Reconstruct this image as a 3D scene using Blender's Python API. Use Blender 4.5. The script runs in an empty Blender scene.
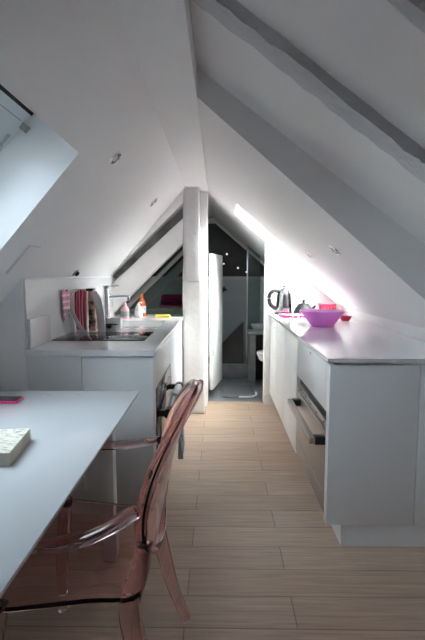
import bpy, bmesh, math, random
from mathutils import Vector, Matrix, noise
random.seed(7)
S = bpy.context.scene
COL = S.collection
PI = math.pi

# ------------------------------------------------------------------ materials
def mat(name, color, rough=0.5, metal=0.0, **k):
    m = bpy.data.materials.new(name); m.use_nodes = True
    b = m.node_tree.nodes['Principled BSDF']
    b.inputs['Base Color'].default_value = (*color, 1)
    b.inputs['Roughness'].default_value = rough
    b.inputs['Metallic'].default_value = metal
    for kk, v in k.items():
        b.inputs[kk.replace('_', ' ')].default_value = v
    return m

def nodes(m): return m.node_tree.nodes, m.node_tree.links, m.node_tree.nodes['Principled BSDF']

def add_bump(m, scale=40, strength=0.2, dist=0.01, detail=4):
    n, l, b = nodes(m)
    tc = n.new('ShaderNodeTexCoord'); nz = n.new('ShaderNodeTexNoise'); bp = n.new('ShaderNodeBump')
    nz.inputs['Scale'].default_value = scale; nz.inputs['Detail'].default_value = detail
    bp.inputs['Strength'].default_value = strength; bp.inputs['Distance'].default_value = dist
    l.new(tc.outputs['Object'], nz.inputs['Vector']); l.new(nz.outputs['Fac'], bp.inputs['Height'])
    l.new(bp.outputs['Normal'], b.inputs['Normal'])
    return m

def add_mottle(m, c1, c2, scale=3, detail=5, lo=0.35, hi=0.65, stretch=(1, 1, 1)):
    n, l, b = nodes(m)
    tc = n.new('ShaderNodeTexCoord'); mp = n.new('ShaderNodeMapping'); nz = n.new('ShaderNodeTexNoise'); cr = n.new('ShaderNodeValToRGB')
    mp.inputs['Scale'].default_value = stretch
    nz.inputs['Scale'].default_value = scale; nz.inputs['Detail'].default_value = detail
    cr.color_ramp.elements[0].position = lo; cr.color_ramp.elements[1].position = hi
    cr.color_ramp.elements[0].color = (*c1, 1); cr.color_ramp.elements[1].color = (*c2, 1)
    l.new(tc.outputs['Object'], mp.inputs['Vector']); l.new(mp.outputs['Vector'], nz.inputs['Vector'])
    l.new(nz.outputs['Fac'], cr.inputs['Fac']); l.new(cr.outputs['Color'], b.inputs['Base Color'])
    return m

def stripes(m, c1, c2, axis='X', scale=30, width=0.5):
    n, l, b = nodes(m)
    tc = n.new('ShaderNodeTexCoord'); sp = n.new('ShaderNodeSeparateXYZ')
    a = n.new('ShaderNodeMath'); a.operation = 'MULTIPLY'; a.inputs[1].default_value = scale
    f = n.new('ShaderNodeMath'); f.operation = 'FRACT'
    g = n.new('ShaderNodeMath'); g.operation = 'GREATER_THAN'; g.inputs[1].default_value = width
    mx = n.new('ShaderNodeMix'); mx.data_type = 'RGBA'
    mx.inputs[6].default_value = (*c1, 1); mx.inputs[7].default_value = (*c2, 1)
    l.new(tc.outputs['Object'], sp.inputs[0]); l.new(sp.outputs[axis], a.inputs[0]); l.new(a.outputs[0], f.inputs[0])
    l.new(f.outputs[0], g.inputs[0]); l.new(g.outputs[0], mx.inputs[0]); l.new(mx.outputs[2], b.inputs['Base Color'])
    return m

def thin_glass(name, tint=(0.9, 0.95, 0.93), gloss=1.0, f0=1.45):
    m = bpy.data.materials.new(name); m.use_nodes = True
    n, l = m.node_tree.nodes, m.node_tree.links
    n.remove(n['Principled BSDF'])
    t = n.new('ShaderNodeBsdfTransparent'); g = n.new('ShaderNodeBsdfGlossy'); mx = n.new('ShaderNodeMixShader'); fr = n.new('ShaderNodeFresnel')
    t.inputs[0].default_value = (*tint, 1); g.inputs['Roughness'].default_value = 0.02
    fr.inputs['IOR'].default_value = f0
    l.new(fr.outputs[0], mx.inputs[0]); l.new(t.outputs[0], mx.inputs[1]); l.new(g.outputs[0], mx.inputs[2])
    l.new(mx.outputs[0], n['Material Output'].inputs['Surface'])
    return m

def emit(name, color, s):
    m = bpy.data.materials.new(name); m.use_nodes = True
    b = m.node_tree.nodes['Principled BSDF']
    b.inputs['Emission Color'].default_value = (*color, 1); b.inputs['Emission Strength'].default_value = s
    b.inputs['Base Color'].default_value = (*color, 1)
    return m

M = {}
M['plaster'] = add_bump(mat('painted_plaster', (0.845, 0.83, 0.83), 0.62), 14, 0.12, 0.012)
M['wall'] = add_bump(mat('white_wall_paint', (0.86, 0.85, 0.85), 0.6), 20, 0.06, 0.006)
M['timber'] = add_bump(mat('limewashed_timber', (0.80, 0.78, 0.775), 0.75), 26, 0.28, 0.012, 8)
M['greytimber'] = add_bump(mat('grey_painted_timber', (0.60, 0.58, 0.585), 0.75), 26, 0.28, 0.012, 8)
M['rough'] = add_bump(mat('crumbly_painted_timber', (0.62, 0.62, 0.63), 0.85), 45, 0.7, 0.015, 9)
M['darktimber'] = add_bump(add_mottle(mat('weathered_timber', (0.2, 0.19, 0.19), 0.85), (0.13, 0.125, 0.12), (0.30, 0.29, 0.28), 7, 6), 30, 0.5, 0.01, 8)
M['cab'] = mat('white_gloss_lacquer', (0.80, 0.81, 0.82), 0.30)
M['seam'] = mat('joint_shadow_grey', (0.30, 0.31, 0.33), 0.6)  # own grey of rings and hose, and painted shade of the flap line
M['worktop'] = mat('white_quartz', (0.80, 0.80, 0.81), 0.12)
M['splash'] = mat('white_satin_panel', (0.72, 0.715, 0.715), 0.25)
M['tableglass'] = mat('white_back_painted_glass', (0.62, 0.64, 0.66), 0.06)
M['white_metal'] = mat('white_powder_coat', (0.78, 0.78, 0.78), 0.4)
M['steel'] = mat('brushed_steel', (0.44, 0.41, 0.39), 0.36, 1.0)
M['chrome'] = mat('chrome', (0.85, 0.85, 0.86), 0.12, 1.0)
M['darksteel'] = mat('dark_polished_steel', (0.33, 0.33, 0.34), 0.2, 1.0)
M['black'] = mat('black_plastic', (0.018, 0.018, 0.02), 0.35)
M['iron'] = mat('black_cast_iron', (0.010, 0.010, 0.012), 0.6)
M['blackglass'] = mat('black_ceramic_glass', (0.012, 0.012, 0.013), 0.05)
M['greyglass'] = mat('smoked_grey_glass', (0.06, 0.07, 0.07), 0.04)
M['hole'] = mat('dark_void', (0.02, 0.02, 0.022), 0.7)
M['winframe'] = mat('white_window_lacquer', (0.70, 0.74, 0.745), 0.35)
M['gasket'] = mat('black_rubber', (0.01, 0.01, 0.011), 0.6)
M['pane'] = thin_glass('window_glass', (0.93, 0.97, 0.97), f0=1.45)
M['greenglass'] = thin_glass('green_tinted_glass', (0.72, 0.80, 0.78), f0=1.5)
M['clearglass'] = thin_glass('clear_glass', (0.78, 0.79, 0.80), f0=1.7)
def translucent(name, c, amount):
    m = mat(name, c, 0.28); n, l, b = nodes(m)
    t = n.new('ShaderNodeBsdfTranslucent'); mx = n.new('ShaderNodeMixShader'); t.inputs[0].default_value = (*c, 1); mx.inputs[0].default_value = amount
    l.new(b.outputs[0], mx.inputs[1]); l.new(t.outputs[0], mx.inputs[2]); l.new(mx.outputs[0], n['Material Output'].inputs['Surface'])
    return m
M['pinkbowl'] = translucent('magenta_melamine', (0.86, 0.36, 0.84), 0.5)
M['bowlin'] = translucent('pale_pink_melamine', (0.93, 0.72, 0.92), 0.5)
M['red'] = stripes(mat('red_tin', (0.62, 0.04, 0.10), 0.35), (0.50, 0.015, 0.06), (0.72, 0.25, 0.3), 'X', 34, 0.85)
M['redplain'] = mat('red_plastic', (0.50, 0.02, 0.08), 0.3)
M['white'] = mat('white_plastic', (0.82, 0.82, 0.82), 0.35)
M['ceramic'] = mat('white_ceramic', (0.85, 0.85, 0.85), 0.1)
M['slate'] = add_mottle(mat('black_slate_tile', (0.02, 0.022, 0.025), 0.3), (0.012, 0.014, 0.016), (0.035, 0.038, 0.042), 5)
M['darkstone'] = add_mottle(mat('charcoal_stone', (0.05, 0.055, 0.06), 0.35), (0.035, 0.04, 0.043), (0.07, 0.076, 0.08), 6)
M['greystone'] = add_mottle(mat('grey_stone', (0.25, 0.26, 0.26), 0.4), (0.20, 0.21, 0.21), (0.30, 0.31, 0.31), 8)
M['bathmat'] = mat('grey_rubber_mat', (0.17, 0.175, 0.19), 0.6)
M['yellow'] = add_bump(mat('yellow_sponge', (0.85, 0.62, 0.10), 0.9), 120, 0.5, 0.004)
M['magenta'] = add_bump(mat('magenta_terry', (0.45, 0.02, 0.16), 0.95), 160, 0.6, 0.004)
M['orange'] = mat('orange_liquid_bottle', (0.80, 0.20, 0.08), 0.25)
M['pinkbottle'] = mat('pink_bottle', (0.72, 0.42, 0.46), 0.3)
M['soap'] = mat('clear_soap_bottle', (0.78, 0.70, 0.66), 0.2)
M['paper'] = stripes(mat('paper_pages', (0.72, 0.69, 0.60), 0.9), (0.72, 0.69, 0.60), (0.58, 0.55, 0.47), 'Z', 420, 0.55)
M['phonepink'] = mat('pink_phone_case', (0.75, 0.05, 0.22), 0.35)
M['screen'] = mat('phone_screen', (0.01, 0.01, 0.012), 0.06)
M['towelred'] = stripes(mat('red_striped_cotton', (0.6, 0.05, 0.12), 0.95), (0.66, 0.05, 0.14), (0.86, 0.52, 0.58), 'X', 55, 0.66)
M['towelpink'] = stripes(mat('pink_striped_cotton', (0.75, 0.3, 0.42), 0.95), (0.80, 0.34, 0.46), (0.88, 0.72, 0.75), 'Z', 26, 0.6)
M['towelblue'] = stripes(mat('blue_striped_cotton', (0.5, 0.58, 0.68), 0.95), (0.42, 0.50, 0.62), (0.80, 0.83, 0.87), 'Y', 60, 0.4)
M['carton'] = add_mottle(mat('printed_carton', (0.4, 0.4, 0.3), 0.5), (0.06, 0.07, 0.05), (0.70, 0.52, 0.38), 22, 2, 0.42, 0.56)
M['led'] = emit('lamp_glow', (1.0, 0.93, 0.85), 1.0)  # glow put in for reflected lamps on the black wall
M['bulb'] = mat('unlit_bulb_glass', (0.75, 0.75, 0.74), 0.1)
M['reflector'] = mat('lamp_reflector', (0.08, 0.08, 0.08), 0.35, 0.6)

# magenta trivet with white squares
m = mat('magenta_trivet', (0.7, 0.05, 0.3), 0.4); M['trivet'] = m
n, l, b = nodes(m)
tc = n.new('ShaderNodeTexCoord'); ck = n.new('ShaderNodeTexVoronoi'); cr = n.new('ShaderNodeValToRGB')
ck.inputs['Scale'].default_value = 26
cr.color_ramp.elements[0].position = 0.30; cr.color_ramp.elements[1].position = 0.36
cr.color_ramp.elements[0].color = (0.88, 0.72, 0.80, 1); cr.color_ramp.elements[1].color = (0.48, 0.01, 0.15, 1)
l.new(tc.outputs['Object'], ck.inputs['Vector']); l.new(ck.outputs['Distance'], cr.inputs['Fac']); l.new(cr.outputs['Color'], b.inputs['Base Color'])

# printed page
m = mat('printed_page', (0.74, 0.72, 0.62), 0.85); M['page'] = m
n, l, b = nodes(m)
tc = n.new('ShaderNodeTexCoord'); mp = n.new('ShaderNodeMapping'); nz = n.new('ShaderNodeTexNoise'); cr = n.new('ShaderNodeValToRGB')
mp.inputs['Scale'].default_value = (40, 150, 1); nz.inputs['Scale'].default_value = 1.0; nz.inputs['Detail'].default_value = 1
cr.color_ramp.elements[0].position = 0.40; cr.color_ramp.elements[1].position = 0.47
cr.color_ramp.elements[0].color = (0.42, 0.41, 0.34, 1); cr.color_ramp.elements[1].color = (0.76, 0.73, 0.62, 1)
l.new(tc.outputs['Object'], mp.inputs['Vector']); l.new(mp.outputs['Vector'], nz.inputs['Vector']); l.new(nz.outputs['Fac'], cr.inputs['Fac']); l.new(cr.outputs['Color'], b.inputs['Base Color'])

# oak plank floor: boards run along x, 16.3 cm wide
m = mat('oak_planks', (0.5, 0.38, 0.28), 0.42); M['oak'] = m
n, l, b = nodes(m)
tc = n.new('ShaderNodeTexCoord'); mp = n.new('ShaderNodeMapping'); br = n.new('ShaderNodeTexBrick')
mp.inputs['Location'].default_value = (0.124, -0.021 + 0.163, 0)
br.offset = 0.672; br.offset_frequency = 2; br.squash = 1.0
br.inputs['Scale'].default_value = 1.0; br.inputs['Brick Width'].default_value = 1.25; br.inputs['Row Height'].default_value = 0.163
br.inputs['Mortar Size'].default_value = 0.0022; br.inputs['Mortar Smooth'].default_value = 0.2; br.inputs['Bias'].default_value = 0.0
br.inputs['Color1'].default_value = (0.49, 0.355, 0.262, 1); br.inputs['Color2'].default_value = (0.57, 0.425, 0.325, 1); br.inputs['Mortar'].default_value = (0.24, 0.175, 0.135, 1)
mp2 = n.new('ShaderNodeMapping'); mp2.inputs['Scale'].default_value = (1.2, 22, 1)
nz = n.new('ShaderNodeTexNoise'); nz.inputs['Scale'].default_value = 3; nz.inputs['Detail'].default_value = 7; nz.inputs['Distortion'].default_value = 0.6
rm = n.new('ShaderNodeMapRange'); rm.inputs['From Min'].default_value = 0.3; rm.inputs['From Max'].default_value = 0.7; rm.inputs['To Min'].default_value = 0.80; rm.inputs['To Max'].default_value = 1.14
mx = n.new('ShaderNodeMix'); mx.data_type = 'RGBA'; mx.blend_type = 'MULTIPLY'; mx.inputs[0].default_value = 1
cmb = n.new('ShaderNodeCombineColor')
l.new(tc.outputs['Object'], mp.inputs['Vector']); l.new(mp.outputs['Vector'], br.inputs['Vector'])
l.new(tc.outputs['Object'], mp2.inputs['Vector']); l.new(mp2.outputs['Vector'], nz.inputs['Vector']); l.new(nz.outputs['Fac'], rm.inputs['Value'])
for i in range(3): l.new(rm.outputs[0], cmb.inputs[i])
l.new(br.outputs['Color'], mx.inputs[6]); l.new(cmb.outputs[0], mx.inputs[7]); l.new(mx.outputs[2], b.inputs['Base Color'])

def tiles(name, c1, c2, mortar, w, h, rough):
    m = mat(name, c1, rough); n, l, b = nodes(m)
    tc = n.new('ShaderNodeTexCoord'); br = n.new('ShaderNodeTexBrick'); mp = n.new('ShaderNodeMapping')
    br.offset = 0; br.inputs['Scale'].default_value = 1; br.inputs['Brick Width'].default_value = w; br.inputs['Row Height'].default_value = h
    br.inputs['Mortar Size'].default_value = 0.003
    br.inputs['Color1'].default_value = (*c1, 1); br.inputs['Color2'].default_value = (*c2, 1); br.inputs['Mortar'].default_value = (*mortar, 1)
    l.new(tc.outputs['Object'], mp.inputs[0]); l.new(mp.outputs[0], br.inputs['Vector']); l.new(br.outputs['Color'], b.inputs['Base Color'])
    return m, mp
M['bathfloor'], _ = tiles('grey_floor_tile', (0.20, 0.21, 0.225), (0.23, 0.24, 0.255), (0.33, 0.34, 0.35), 0.3, 0.3, 0.35)
M['bathwall'], _mp = tiles('sage_grey_wall_tile', (0.42, 0.47, 0.47), (0.44, 0.49, 0.49), (0.36, 0.40, 0.40), 0.6, 0.9, 0.25)
_mp.inputs['Rotation'].default_value = (PI / 2, 0, 0)
M['band'] = mat('pale_tile_band', (0.50, 0.53, 0.54), 0.35)

# pink transparent polycarbonate
m = mat('pink_polycarbonate', (0.965, 0.71, 0.715), 0.02, 0, Transmission_Weight=1.0, IOR=1.42); M['ghost'] = m

# ------------------------------------------------------------------ mesh helpers
class MB:
    def __init__(s): s.bm = bmesh.new()
    def box(s, lo, hi, bev=0.0, seg=2):
        lo, hi = [min(a, b) for a, b in zip(lo, hi)], [max(a, b) for a, b in zip(lo, hi)]
        r = bmesh.ops.create_cube(s.bm, size=1.0); vs = r['verts']
        for v in vs:
            v.co = Vector([lo[i] + (v.co[i] + 0.5) * (hi[i] - lo[i]) for i in range(3)])
        if bev > 0:
            es = list({e for v in vs for e in v.link_edges})
            bmesh.ops.bevel(s.bm, geom=es, offset=bev, segments=seg, affect='EDGES', profile=0.5)
        return s
    def prism(s, pts, off, bev=0.0):
        off = Vector(off)
        a = [s.bm.verts.new(Vector(p)) for p in pts]; c = [s.bm.verts.new(Vector(p) + off) for p in pts]
        n = len(pts)
        fs = [s.bm.faces.new(a), s.bm.faces.new(list(reversed(c)))]
        for i in range(n):
            fs.append(s.bm.faces.new((a[(i + 1) % n], a[i], c[i], c[(i + 1) % n])))
        bmesh.ops.recalc_face_normals(s.bm, faces=fs)
        if bev > 0:
            es = list({e for f in fs for e in f.edges})
            bmesh.ops.bevel(s.bm, geom=es, offset=bev, segments=2, affect='EDGES', profile=0.5)
        return s
    def xz(s, pts, y0, y1, bev=0.0):
        return s.prism([(p[0], y0, p[1]) for p in pts], (0, y1 - y0, 0), bev)
    def lathe(s, prof, center=(0, 0, 0), axis=(0, 0, 1), n=32, closed=False):
        c = Vector(center); q = Vector((0, 0, 1)).rotation_difference(Vector(axis))
        rings = []
        for r, z in prof:
            if r < 1e-6: rings.append([s.bm.verts.new(c + q @ Vector((0, 0, z)))])
            else: rings.append([s.bm.verts.new(c + q @ Vector((r * math.cos(2 * PI * i / n), r * math.sin(2 * PI * i / n), z))) for i in range(n)])
        pairs = list(zip(rings, rings[1:])) + ([(rings[-1], rings[0])] if closed else [])
        fs = []
        for A, B in pairs:
            for i in range(n):
                j = (i + 1) % n
                if len(A) == 1 and len(B) == 1: continue
                if len(A) == 1: fs.append(s.bm.faces.new((A[0], B[j], B[i])))
                elif len(B) == 1: fs.append(s.bm.faces.new((A[i], A[j], B[0])))
                else: fs.append(s.bm.faces.new((A[i], A[j], B[j], B[i])))
        bmesh.ops.recalc_face_normals(s.bm, faces=fs)
        return s
    def tube(s, pts, r, n=12, closed=False, flat=None, up=(0, 0, 1)):
        """swept tube; r number or list; flat=(a,b) half sizes -> superellipse section (a along side, b along up)"""
        P = [Vector(p) for p in pts]; k = len(P)
        R = r if isinstance(r, (list, tuple)) else [r] * k
        rings = []; up0 = Vector(up)
        for i in range(k):
            if closed: t = P[(i + 1) % k] - P[i - 1]
            else: t = P[min(i + 1, k - 1)] - P[max(i - 1, 0)]
            t.normalize()
            a = t.cross(up0)
            if a.length < 1e-4: a = t.cross(Vector((1, 0, 0)))
            a.normalize(); b_ = a.cross(t).normalized()
            ring = []
            for j in range(n):
                th = 2 * PI * (j + 0.5) / n; cx, sy = math.cos(th), math.sin(th)
                if flat:
                    f = flat[i] if isinstance(flat, list) else flat
                    e = 0.55
                    cx = math.copysign(abs(cx) ** e, cx) * f[0]; sy = math.copysign(abs(sy) ** e, sy) * f[1]
                    ring.append(s.bm.verts.new(P[i] + a * cx + b_ * sy))
                else: ring.append(s.bm.verts.new(P[i] + (a * cx + b_ * sy) * R[i]))
            rings.append(ring)
        fs = []
        for i in range(k if closed else k - 1):
            A, B = rings[i], rings[(i + 1) % k]
            for j in range(n): fs.append(s.bm.faces.new((A[j], A[(j + 1) % n], B[(j + 1) % n], B[j])))
        if not closed:
            fs.append(s.bm.faces.new(list(reversed(rings[0])))); fs.append(s.bm.faces.new(rings[-1]))
        bmesh.ops.recalc_face_normals(s.bm, faces=fs)
        return s
    def sheet(s, f, nu, nv, thick):
        """closed thin sheet from f(u,v) -> point, thickness along the local normal"""
        g = [[Vector(f(i / nu, j / nv)) for j in range(nv + 1)] for i in range(nu + 1)]
        nr = [[None] * (nv + 1) for _ in range(nu + 1)]
        for i in range(nu + 1):
            for j in range(nv + 1):
                du = g[min(i + 1, nu)][j] - g[max(i - 1, 0)][j]; dv = g[i][min(j + 1, nv)] - g[i][max(j - 1, 0)]
                nr[i][j] = du.cross(dv).normalized() * thick / 2
        A = [[s.bm.verts.new(g[i][j] + nr[i][j]) for j in range(nv + 1)] for i in range(nu + 1)]
        B = [[s.bm.verts.new(g[i][j] - nr[i][j]) for j in range(nv + 1)] for i in range(nu + 1)]
        fs = []
        for i in range(nu):
            for j in range(nv):
                fs.append(s.bm.faces.new((A[i][j], A[i + 1][j], A[i + 1][j + 1], A[i][j + 1])))
                fs.append(s.bm.faces.new((B[i][j], B[i][j + 1], B[i + 1][j + 1], B[i + 1][j])))
        for i in range(nu):
            fs.append(s.bm.faces.new((A[i][0], B[i][0], B[i + 1][0], A[i + 1][0]))); fs.append(s.bm.faces.new((A[i][nv], A[i + 1][nv], B[i + 1][nv], B[i][nv])))
        for j in range(nv):
            fs.append(s.bm.faces.new((A[0][j], A[0][j + 1], B[0][j + 1], B[0][j]))); fs.append(s.bm.faces.new((A[nu][j], B[nu][j], B[nu][j + 1], A[nu][j + 1])))
        bmesh.ops.recalc_face_normals(s.bm, faces=fs)
        return s
    def roughen(s, cuts, amp, scale):
        bmesh.ops.triangulate(s.bm, faces=[f for f in s.bm.faces if len(f.verts) > 4])
        for _ in range(cuts):
            bmesh.ops.subdivide_edges(s.bm, edges=[e for e in s.bm.edges if e.calc_length() > 0.045], cuts=1, use_grid_fill=True)
        for v in s.bm.verts:
            p = v.co * scale
            v.co += Vector((noise.noise(p), noise.noise(p + Vector((31, 0, 0))), noise.noise(p + Vector((0, 57, 0))))) * amp
        return s
    def build(s, name, material, parent=None, smooth=True, angle=38):
        me = bpy.data.meshes.new(name)
        o = bpy.data.objects.new(name, me)
        org = root_loc(parent) if parent is not None else Vector((0, 0, 0))
        if parent is None and len(s.bm.verts):
            xs = [v.co.copy() for v in s.bm.verts]
            org = Vector(((min(p.x for p in xs) + max(p.x for p in xs)) / 2, (min(p.y for p in xs) + max(p.y for p in xs)) / 2, min(p.z for p in xs)))
            if material in (M['oak'], M['bathfloor'], M['bathwall']): org = Vector((0, 0, 0))
            o.location = org
        bmesh.ops.translate(s.bm, verts=s.bm.verts, vec=-org)
        s.bm.to_mesh(me); s.bm.free()
        if smooth:
            me.polygons.foreach_set('use_smooth', [True] * len(me.polygons)); me.set_sharp_from_angle(angle=math.radians(angle))
        me.materials.append(material)
        COL.objects.link(o)
        if parent is not None: o.parent = parent
        return o

def root_loc(o):
    v = Vector(o.location)
    while o.parent is not None: o = o.parent; v += Vector(o.location)
    return v

def tag(o, label, cat, group=None):
    o['label'] = label; o['category'] = cat
    if group: o['group'] = group
    return o
def thing(name, loc, label, cat, group=None):
    o = bpy.data.objects.new(name, None); o.location = loc; o.empty_display_size = 0.05; COL.objects.link(o)
    return tag(o, label, cat, group)
def structure(o, label=None):
    o['kind'] = 'structure'
    if label: o['label'] = label
    return o
def shell(name, loc, label):
    o = bpy.data.objects.new(name, None); o.location = loc; o.empty_display_size = 0.05; COL.objects.link(o)
    return structure(o, label)
def copy_tree(o, parent=None):
    c = o.copy(); COL.objects.link(c)
    if parent is not None: c.parent = parent
    for ch in [x for x in bpy.data.objects if x.parent == o]: copy_tree(ch, c)
    return c
def arc(p0, p1, p2, n=10):
    p0, p1, p2 = Vector(p0), Vector(p1), Vector(p2)
    return [(1 - t) ** 2 * p0 + 2 * t * (1 - t) * p1 + t * t * p2 for t in [i / n for i in range(n + 1)]]
def spline(pts, n=8):
    P = [Vector(p) for p in pts]; out = []
    for i in range(len(P) - 1):
        a, b_, c, d = P[max(i - 1, 0)], P[i], P[i + 1], P[min(i + 2, len(P) - 1)]
        for k in range(n):
            t = k / n
            out.append(0.5 * ((2 * b_) + (c - a) * t + (2 * a - 5 * b_ + 4 * c - d) * t * t + (3 * b_ - a - 3 * c + d) * t ** 3))
    out.append(P[-1]); return out

# ------------------------------------------------------------------ the attic shell
LC, LM = 2.3735, 1.15          # left slope  z = LC + LM x
RC, RM = 1.96, -0.86           # right slope over the kitchen
NC, NM = 2.095, -0.75          # right slope nearer the camera (higher)
YG = 4.32                      # gable wall between kitchen and shower room
YB = 6.05                      # far wall of the shower room

def slope_slab(name, c, mm, xs, y0, y1, openings, thick, label, mtl='plaster'):
    """roof slope as a solid slab with rectangular openings; xs = (xa, xb)"""
    nrm = Vector((-mm, 0, 1)).normalized() * thick
    gx = sorted(set([xs[0], xs[1]] + [v for o in openings for v in o[:2]])); gy = sorted(set([y0, y1] + [v for o in openings for v in o[2:]]))
    mb = MB(); bm = mb.bm
    def solid(i, j):
        if i < 0 or j < 0 or i >= len(gx) - 1 or j >= len(gy) - 1: return False
        cx, cy = (gx[i] + gx[i + 1]) / 2, (gy[j] + gy[j + 1]) / 2
        return not any(o[0] < cx < o[1] and o[2] < cy < o[3] for o in openings)
    cache = {}
    def V(i, j, k):
        if (i, j, k) not in cache:
            cache[(i, j, k)] = bm.verts.new(Vector((gx[i], gy[j], c + mm * gx[i])) + nrm * k)
        return cache[(i, j, k)]
    fs = []
    for i in range(len(gx) - 1):
        for j in range(len(gy) - 1):
            if not solid(i, j): continue
            for k in (0, 1): fs.append(bm.faces.new((V(i, j, k), V(i + 1, j, k), V(i + 1, j + 1, k), V(i, j + 1, k))))
            for di, dj, a, b_ in ((-1, 0, (i, j), (i, j + 1)), (1, 0, (i + 1, j), (i + 1, j + 1)), (0, -1, (i, j), (i + 1, j)), (0, 1, (i, j + 1), (i + 1, j + 1))):
                if not solid(i + di, j + dj):
                    fs.append(bm.faces.new((V(*a, 0), V(*b_, 0), V(*b_, 1), V(*a, 1))))
    bmesh.ops.recalc_face_normals(bm, faces=fs)
    return structure(mb.build(name, M[mtl], smooth=False), label)

SKL = (-1.12, -0.547, 1.02, 1.785)     # left skylight opening x0,x1,y0,y1
SKR = (0.142, 1.112, 3.63, 4.26)       # right skylight opening
SKB = (-0.95, -0.6, 4.9, 5.4)        # unseen opening added in the left slope to light the shower room
slope_slab('ceiling', LC, LM, (-2.0, -0.27), -4.0, YB + 0.1, [SKL, SKB], 0.32, 'left roof slope in white plaster')
slope_slab('ceiling', RC, RM, (-0.29, 1.45), 2.03, YB + 0.1, [SKR], 0.27, 'lowered right roof slope over the far worktop')
slope_slab('ceiling', NC, NM, (-0.29, 1.6), -4.0, 2.12, [], 0.22, 'higher right roof slope near the camera')
mb = MB().box((-0.30, -4.0, 2.035), (-0.10, YB + 0.1, 2.42))
mb.roughen(3, 0.004, 5)
structure(mb.build('trim_1', M['plaster'], smooth=True), 'plastered ridge beam along the top of the roof')

# rafters on the near right slope
def rafter(name, y0, y1, drop, label):
    nx, mb = 46, MB()
    x0, x1 = -0.1, 1.2
    z = lambda x: NC + NM * x
    pts = [(x0, z(x0) - drop), (x1, z(x1) - drop), (x1, z(x1) + 0.06), (x0, z(x0) + 0.06)]
    mb.xz(pts, y0, y1); mb.roughen(5, 0.009, 26)
    return structure(mb.build(name, M['rough'], smooth=True, angle=60), label)
rafter('trim_2', 1.37, 1.47, 0.042, 'rough old rafter crossing the right slope')
rafter('trim_3', 0.90, 0.945, 0.04, 'rough old rafter at the top right corner')

# floors
structure(MB().box((-2.0, -4.0, -0.06), (1.6, YG + 0.02, 0)).build('floor', M['oak'], smooth=False), 'oak plank floor of the kitchen')
structure(MB().box((-2.0, YG + 0.02, -0.06), (1.6, YB + 0.1, -0.004)).build('floor', M['bathfloor'], smooth=False), 'grey tiled floor of the shower room')

# walls
structure(MB().box((1.15, -4.0, 0), (1.3, YG, 1.32)).build('wall_right', M['wall'], smooth=False))
structure(MB().box((-1.7, -4.0, 0), (-1.55, 2.2, 0.62)).build('wall_left', M['wall'], smooth=False))
structure(MB().xz([(-1.57, 0), (-0.97, 0), (-0.97, 1.30), (-1.57, 0.62)], 2.19, 2.29).build('wall_left_end', M['wall'], smooth=False), 'short wall at the near end of the left kitchen units')
structure(MB().box((-1.08, 2.25, 0), (-0.97, YG, 1.27)).build('wall_left_low', M['wall'], smooth=False))
structure(MB().box((-2.0, -4.05, 0), (1.6, -3.95, 2.5)).build('wall_back', M['wall'], smooth=False))
# gable wall pieces round the doorway
mb = MB()
mb.xz([(0.445, 0), (1.2, 0), (1.2, 0.99), (0.445, 1.62)], YG, YG + 0.1)
structure(mb.build('wall_front', M['wall'], smooth=False), 'white gable wall to the right of the doorway')
structure(MB().xz([(-0.205, 0), (-0.108, 0), (-0.108, 2.06), (-0.205, 2.06)], 4.20, YG + 0.1).build('wall_front_end', M['wall'], smooth=False), 'narrow white wall end between the post and the doorway')
mb = MB()
mb.box((-1.0, YG - 0.02, 0), (-0.205, YG + 0.1, 0.935))
structure(mb.build('wall_front_low', M['wall'], smooth=False), 'low wall behind the left worktop')
# upper plaster between the left rake and the slope, dark rafter in the gap and the pale rafter in front
structure(MB().xz([(-0.315, 1.90), (-1.02, 1.215), (-1.02, 1.24), (-0.29, 2.05), (-0.20, 2.05), (-0.20, 1.99)], 3.975, 4.08).build('wall_front_top', M['wall'], smooth=False), 'plaster strip at the top of the left gable')
mb = MB().xz([(-0.20, 2.00), (-1.02, 1.215), (-1.02, 1.10), (-0.20, 1.84)], 4.09, 4.16); mb.roughen(4, 0.006, 9)  # dark mottled strip set back above the pale rafter
structure(mb.build('trim_4', M['darktimber'], angle=60), 'dark weathered rafter in the gap above the pale one')
mb = MB().xz([(-0.205, 1.868), (-0.985, 1.168), (-0.985, 0.905), (-0.205, 1.664)], 3.985, 4.12); mb.roughen(4, 0.006, 7)
structure(mb.build('trim_5', M['timber'], angle=60), 'pale sloping rafter on the left gable')
# post
mb = MB()
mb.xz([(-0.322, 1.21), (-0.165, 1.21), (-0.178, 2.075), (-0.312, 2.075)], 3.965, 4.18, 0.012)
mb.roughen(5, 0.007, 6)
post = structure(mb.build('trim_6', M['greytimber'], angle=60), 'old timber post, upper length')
mb = MB().xz([(-0.325, 0), (-0.128, 0), (-0.128, 1.225), (-0.325, 1.225)], 3.972, 4.20, 0.014)
mb.roughen(5, 0.008, 5)
structure(mb.build('trim_7', M['timber'], angle=60), 'old timber post, wider lower length')
structure(MB().xz([(-0.16, 2.02), (-0.16, 1.955), (-0.05, 1.955), (1.2, 0.88), (1.2, 0.97), (-0.05, 2.03)], YB - 0.03, YB + 0.01).build('trim_8', M['wall'], smooth=False), 'pale moulding where the slope meets the shower room end wall')
structure(MB().box((-0.108, YG - 0.005, 0), (0.445, YG + 0.05, 0.006)).build('trim_9', M['oak'], smooth=False), 'oak threshold of the doorway')
structure(MB().box((0.45, YG - 0.014, 0), (0.50, YG, 0.08)).build('baseboard_right', M['wall'], smooth=False))

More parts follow.
